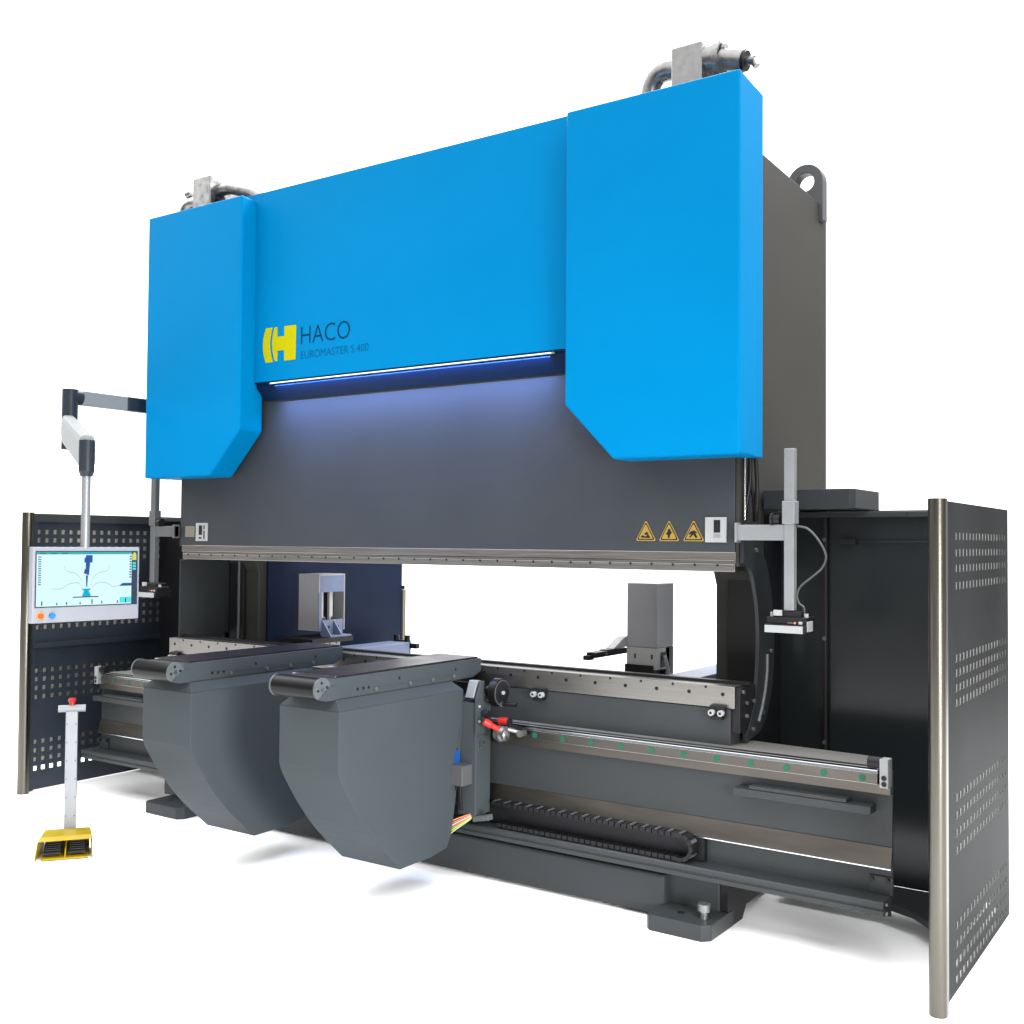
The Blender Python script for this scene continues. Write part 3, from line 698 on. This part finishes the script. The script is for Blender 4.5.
# back gauge beams running to the rear
for (xa, ya, yb, zt_, lab) in ((-1.36, 1.35, 2.02, .885, 'pale blue linear drive box at the foot of the navy panel'), (1.27, 1.10, 1.75, .93, 'pale blue linear drive box between the closed gauge tower and the right throat')):
    g = thing('gauge_drive', (xa, (ya+yb)/2, 0), lab, 'drive unit', 'back gauge drive boxes')
    B(xa-.09, xa+.09, ya, yb, .80, zt_).build('drive_cover', 'lilac', g, .006)
    m = MB().mt('black').box(xa-.06, xa+.06, yb, yb+.05, .80, zt_+.01).cyl((xa-.05, yb+.02, zt_+.0), (xa-.05, yb+.02, zt_+.045), .02, 12).cyl((xa+.05, yb+.02, zt_+.0), (xa+.05, yb+.02, zt_+.045), .02, 12).box(xa+.06, xa+.14, yb+.01, yb+.05, .84, .875)
    m.build('end_stop', 'black', g, .004)
    B(xa-.05, xa+.05, ya+.05, ya+.15, 0, .7995).box(xa-.05, xa+.05, yb-.15, yb-.05, 0, .7995).build('stand', 'bed', g)

# ================================================================ CONTROL PENDANT on its swivel arm
D = 5.30
def dp(x, y, d=D): return CAM + ray(x, y)*d
tube_c = dp(86.5, 548)
sd = Vector((math.sin(R(8)), math.cos(R(8)), 0)); nn = Vector((sd.y, -sd.x, 0)); zz = Vector((0, 0, 1))
def scp(x, y, off=0):
    d = ray(x, y); return CAM + d*((tube_c+nn*off-CAM).dot(nn)/d.dot(nn))
def uz(x, y): p = scp(x, y)-tube_c; return p.dot(sd), p.z
pn = thing('control_pendant', (-2.1, .45, 1.6), 'lit touch screen panel hanging from a jointed aluminium swivel arm', 'control panel')
uL, zT = uz(32.5, 547); uR, _ = uz(139, 547); _, zB = uz(85, 621)
def pan(mb, u0, u1, z0, z1, o0, o1):
    c_ = tube_c+sd*((u0+u1)/2)+zz*((z0+z1)/2)+nn*((o0+o1)/2)
    return mb.obox(c_, sd*((u1-u0)/2), zz*((z1-z0)/2), nn*((o1-o0)/2))
hs_ = pan(MB(), uL, uR, zB, zT, -.035, .006).build('panel_housing', 'housing', pn, .004)
sx0, sz1 = uz(35, 551); sx1, _ = uz(137, 551); _, sz0 = uz(85, 606)
pan(MB(), sx0, sx1, sz0, sz1, .0065, .008).build('screen_bezel', 'scrdark', hs_)
W0, H1 = uz(36, 552); W1, _ = uz(131, 552); _, H0 = uz(85, 605)
def sq(a, b): return tube_c+sd*(W0+(W1-W0)*a)+zz*(H0+(H1-H0)*b)
sc = MB().mt('scr'); pan(sc, W0, W1, H0, H1, .0085, .0095)
def sp(pts, key, o=.0100): sc.mt(key).poly3([sq(a, b)+nn*o for a, b in pts], nn*.0006)
sp([(0, .955), (1, .955), (1, 1), (0, 1)], 'scrteal')
sp([(.50, .955), (.57, .955), (.57, 1), (.50, 1)], 'scrcyan')
sp([(.485, .80), (.57, .80), (.57, .94), (.50, .94), (.50, .90), (.485, .88)], 'scrblue')
sp([(.50, .68), (.54, .68), (.545, .80), (.50, .80)], 'scrblue')
sp([(.48, .60), (.535, .56), (.54, .68), (.49, .68)], 'scrblue')
sp([(.508, .34), (.518, .34), (.525, .56), (.503, .56)], 'scrblue')
sp([(.465, .16), (.56, .16), (.55, .22), (.535, .26), (.56, .31), (.46, .31), (.485, .26), (.475, .22)], 'scrcyan')
sp([(.37, .145), (.64, .145), (.64, .165), (.37, .165)], 'scrdark', .0107)
sp([(.86, .345), (.90, .40), (1, .40), (1, .345)], 'scrblue')
sp([(.87, .02), (1, .02), (1, .13), (.87, .13)], 'scrlt')
for k in range(13): a = .015; sp([(a, .90-k*.042), (a+.03, .90-k*.042), (a+.03, .918-k*.042), (a, .918-k*.042)], 'scrblue')
for k in range(9): a = .975; sp([(a, .90-k*.05), (a+.02, .90-k*.05), (a+.02, .925-k*.05), (a, .925-k*.05)], 'scrblue')
for a, h in ((.05, .08), (.2, .04), (.3, .05), (.44, .04), (.565, .09), (.67, .05), (.84, .05), (.93, .09)): sp([(a, .02), (a+.012, .02), (a+.012, .02+h), (a, .02+h)], 'scrdark', .0112)
for a in (.03, .14, .25): sp([(a, .97), (a+.06, .97), (a+.06, .983), (a, .983)], 'scrdark', .0112)
def arc(pts):
    c_ = bez([Vector((a, b, 0)) for a, b in pts], 6); L_ = [(p.x, p.y) for p in c_]
    for i in range(len(L_)-1):
        (a, b), (c1, d1) = L_[i], L_[i+1]; sp([(a, b-.006), (c1, d1-.006), (c1, d1+.006), (a, b+.006)], 'scrline', .0118)
arc([(.27, .73), (.31, .64), (.40, .59), (.45, .48), (.475, .36)]); arc([(.76, .74), (.72, .64), (.63, .60), (.57, .48), (.55, .36)])
arc([(.15, .32), (.25, .32), (.32, .40), (.42, .42), (.46, .33)]); arc([(.57, .33), (.62, .41), (.72, .41), (.79, .34), (.86, .35)])
sc.build('screen', 'scr', hs_)
s2_ = MB()
def sp2(pts, key, o=.0102): s2_.mt(key).poly3([sq(a, b)+nn*o for a, b in pts], nn*.0006)
sp2([(1.005, .84), (1.05, .84), (1.05, .95), (1.03, 1), (1.005, .95)], 'scryel')
for k in range(3): sp2([(1.01, .65+k*.055), (1.045, .65+k*.055), (1.045, .69+k*.055), (1.01, .69+k*.055)], 'scrlt')
s2_.build('screen_icons', 'scr', hs_)
for (x_, y_, k1, k2, r_) in ((39.5, 616, 'amber', 'orange', .020), (51, 615.5, None, 'btnblue', .014)):
    p = scp(x_, y_); m = MB()
    if k1: m.mt(k1).cyl(p+nn*.006, p+nn*.010, r_, 20)
    m.mt(k2).cyl(p+nn*(.010 if k1 else .006), p+nn*.020, r_*(.65 if k1 else 1), 18)
    m.build('push_button', 'orange', hs_)
up_ = zz
# drop tube and joints
base = tube_c-nn*.015
z1 = dp(86.5, 470).z; z2 = dp(86.5, 440).z
MB().cyl((base.x, base.y, tube_c.z-.02), (base.x, base.y, z1), .021, 24).build('drop_tube', 'alu', pn)
MB().cyl((base.x, base.y, z1-.03), (base.x, base.y, z1-.005), .028, 24, .037).cyl((base.x, base.y, z1-.005), (base.x, base.y, z2), .037, 28).build('lower_joint', 'char', pn, .003)
# elbow below the upper arm
ex = Vector((-2.1, -.115, 0)); zt = 2.475
def capsule(m, c0, c1, hw, z0, z1_, n=10):
    d = (c1-c0); d.z = 0; d.normalize(); e = Vector((-d.y, d.x, 0)); pts = []
    for i in range(n+1): a = -math.pi/2+math.pi*i/n; p = c1+d*hw*math.cos(a)+e*hw*math.sin(a); pts.append((p.x, p.y))
    for i in range(n+1): a = math.pi/2+math.pi*i/n; p = c0+d*hw*math.cos(a)+e*hw*math.sin(a); pts.append((p.x, p.y))
    return m.prism(pts, 'Z', z0, z1_)
MB().cyl((-2.1, -.12, 2.12), (-2.1, -.12, 2.475), .045, 28).cyl((-2.1, -.12, 2.432), (-2.1, -.055, 2.432), .046, 24).build('elbow_joint', 'char', pn, .004)
B(-2.125, -2.075, -.055, .26, 2.388, 2.474).build('upper_arm', 'armgrey', pn, .006)
B(-2.126, -2.074, .261, 1.06, 2.387, 2.475).build('arm_socket', 'char', pn, .006)
B(-2.14, -1.805, 1.06, 1.20, 2.36, 2.52).build('arm_mount', 'char', pn, .006)
# second arm: rounded light arm dropping towards the screen
a0 = Vector((-2.1, -.13, 2.238)); a1 = Vector((base.x-.015, base.y+.012, (z1+z2)/2+.015))
dd = (a1-a0); dh = Vector((dd.x, dd.y, 0)).normalized(); e = Vector((-dh.y, dh.x, 0))
m = MB(); N = 14; V = []
for t_ in (0, 1):
    c_ = a0+dd*t_
    for i in range(N):
        a = 2*math.pi*i/N; ce, se = math.cos(a), math.sin(a)
        V.append(c_+e*.040*math.copysign(abs(ce)**.5, ce)+zz*.088*math.copysign(abs(se)**.6, se))
m.add(V, [(i, (i+1) % N, N+(i+1) % N, N+i) for i in range(N)]+[tuple(range(N)), tuple(range(2*N-1, N-1, -1))])
m.build('lower_arm', 'armgrey', pn, .006)

# ================================================================ FOOT PEDAL
fl_, fr_ = atp(36, 862, Z=0), atp(92, 857.5, Z=0)
rdir = (fr_-fl_).normalized(); out = Vector((rdir.y, -rdir.x, 0)); Wd = (fr_-fl_).length
ctr = (fl_+fr_)/2
fp = thing('foot_pedal', (ctr.x-out.x*.1, ctr.y-out.y*.1, 0), 'yellow double foot pedal with tall aluminium column and red emergency button', 'foot switch')
def L(u, w, z): return ctr+rdir*u-out*w+zz*z      # u right, w back, z up
h = Wd/2*1.05
m = MB()
def plate(pts, th_): m.poly3(pts, th_)
# back, top, sides, floor
m.poly3([L(-h*.72, .19, 0), L(h*.80, .19, 0), L(h*.80, .19, .103), L(-h*.72, .19, .103)], -out*.004)
m.poly3([L(-h*.76, .19, .104), L(h*.80, .19, .104), L(h*.90, .03, .106), L(-h*.84, .03, .106)], zz*.004)
m.poly3([L(-h*.84, .03, .106), L(h*.90, .03, .106), L(h*.93, .0, .094), L(-h*.90, .0, .094)], zz*.004)
m.poly3([L(-h, .0, 0), L(-h*.98, .03, 0), L(-h*.78, .19, 0), L(-h*.76, .19, .104), L(-h*.84, .03, .106), L(-h*.90, .0, .094)], -rdir*.004)
m.poly3([L(h*.93, -.0, 0), L(h*.93, .03, 0), L(h*.86, .19, 0), L(h*.80, .19, .104), L(h*.90, .03, .106), L(h*.93, .0, .094)], rdir*.004)
m.poly3([L(-h*.80, -.01, .004), L(h*.82, -.01, .004), L(h*.80, .19, .004), L(-h*.72, .19, .004)], zz*.008)
m.poly3([L(0, .0, .012), L(0, .19, .012), L(0, .19, .10), L(0, .03, .05)], rdir*.006)
m.build('pedal_hood', 'yellow', fp, .002)
for u in (-.42, .42):
    q = MB().mt('black').poly3([L(h*(u-.30), .015, .024), L(h*(u+.30), .015, .024), L(h*(u+.30), .12, .058), L(h*(u-.30), .12, .058)], zz*.012)
    q.mt('grey')
    for k in range(5): q.obox(L(h*u, .03+k*.018, .0425+k*.0058), rdir*h*.27, out*.003, zz*.0012)
    q.mt('black').obox(L(h*u, .12, .04), rdir*h*.22, out*.02, zz*.025)
    q.build('pedal', 'black', fp, .001)
topc = L(.012, .215, 0)
def zof(x, y, p):  # height whose picture row matches, at plan position p
    d = ray(x, y); return CAM.z+d.z*((Vector((p.x, p.y, CAM.z))-CAM).dot(fw)/1.0)
zc = .705
cw = .029
m = MB().obox(topc+zz*(zc/2), rdir*cw, out*.020, zz*(zc/2))
colm = m.build('column', 'alu', fp, .003)
q = MB().mt('grey')
for k in range(6):
    for u in (-.021, .021): q.cyl(topc+rdir*u+out*.020+zz*(.17+k*.094), topc+rdir*u+out*.0215+zz*(.17+k*.094), .0035, 8)
each(q, 'column_hole', 'grey', colm)
MB().cyl(topc-rdir*.066+zz*(zc+.014)+out*.008, topc+rdir*.066+zz*(zc+.014)+out*.008, .018, 20).build('cross_bar', 'alu', fp, .003)
MB().mt('red').cyl(topc+zz*(zc+.030), topc+zz*(zc+.045), .014, 18).cyl(topc+zz*(zc+.043), topc+zz*(zc+.058), .015, 20, .020).cyl(topc+zz*(zc+.058), topc+zz*(zc+.066), .020, 20, .015).build('emergency_button', 'red', fp)

# ---------------------------------------------------------------- light
w = bpy.data.worlds.new('World'); S.world = w; w.use_nodes = True; nt = w.node_tree
bg = nt.nodes['Background']; tc = nt.nodes.new('ShaderNodeTexCoord')
fx = nt.nodes.new('ShaderNodeVectorMath'); fx.operation = 'MULTIPLY'; fx.inputs[1].default_value = (1, 1, 0)
nz_ = nt.nodes.new('ShaderNodeVectorMath'); nz_.operation = 'NORMALIZE'
nt.links.new(tc.outputs['Generated'], fx.inputs[0]); nt.links.new(fx.outputs['Vector'], nz_.inputs[0])
dt = nt.nodes.new('ShaderNodeVectorMath'); dt.operation = 'DOT_PRODUCT'; dt.inputs[1].default_value = (-.62, .785, 0)
nt.links.new(nz_.outputs['Vector'], dt.inputs[0])
mr = nt.nodes.new('ShaderNodeMapRange'); mr.interpolation_type = 'SMOOTHSTEP'
mr.inputs['From Min'].default_value = .62; mr.inputs['From Max'].default_value = .80
mr.inputs['To Min'].default_value = 0; mr.inputs['To Max'].default_value = 1
nt.links.new(dt.outputs['Value'], mr.inputs['Value'])
# dim hall behind the photographer with brighter ceiling
sx = nt.nodes.new('ShaderNodeSeparateXYZ'); nt.links.new(tc.outputs['Generated'], sx.inputs[0])
cr = nt.nodes.new('ShaderNodeValToRGB'); cr.color_ramp.elements[0].position = .40; cr.color_ramp.elements[0].color = (.16, .15, .14, 1)
cr.color_ramp.elements[1].position = .90; cr.color_ramp.elements[1].color = (1.9, 1.9, 1.9, 1)
e2 = cr.color_ramp.elements.new(.60); e2.color = (.22, .22, .22, 1)
ma = nt.nodes.new('ShaderNodeMath'); ma.operation = 'MULTIPLY_ADD'; ma.inputs[1].default_value = .5; ma.inputs[2].default_value = .5
nt.links.new(sx.outputs['Z'], ma.inputs[0]); nt.links.new(ma.outputs[0], cr.inputs['Fac'])
mx = nt.nodes.new('ShaderNodeMix'); mx.data_type = 'RGBA'
nt.links.new(mr.outputs['Result'], mx.inputs[0]); nt.links.new(cr.outputs['Color'], mx.inputs[6]); mx.inputs[7].default_value = (1.2, 1.2, 1.2, 1)
nt.links.new(mx.outputs[2], bg.inputs['Color']); bg.inputs['Strength'].default_value = 1
def area(name, loc, tgt, sx_, sy_, power, col=(1, 1, 1)):
    l = bpy.data.lights.new(name, 'AREA'); l.shape = 'RECTANGLE'; l.size = sx_; l.size_y = sy_; l.energy = power; l.color = col
    o = bpy.data.objects.new(name, l); COL.objects.link(o); o.location = loc
    o.rotation_euler = (Vector(tgt)-Vector(loc)).to_track_quat('-Z', 'Y').to_euler()
    return l
area('unseen_lamp', (0, -3.4, 5.6), (0, -1.6, 0), 9, 1.6, 30)
area('unseen_lamp', (0, 2.6, 5.8), (0, 2.6, 0), 9, 2, 400)
area('unseen_lamp', (5.0, -1.5, 5.4), (2.5, 0, .5), 1.6, 7, 110)
area('unseen_lamp', (5.6, -2.8, 1.0), (-.1, -.5, .35), 1.4, 1.4, 40).spread = R(64)  # low unseen fill, added to brighten the support sides and floor
area('unseen_lamp', (-5.2, -1.0, 5.4), (-3, 0, .5), 1.6, 7, 110)

sl = area('strip_lamp', (0, .386, 2.474), (0, .465, 2.20), 1.85, .010, 14, (.25, .40, 1)); sl.spread = R(96)
S.view_settings.view_transform = 'Standard'; S.view_settings.look = 'None'; S.view_settings.exposure = 1.1375; S.view_settings.gamma = 1
S.render.engine = 'CYCLES'; S.cycles.max_bounces = 8
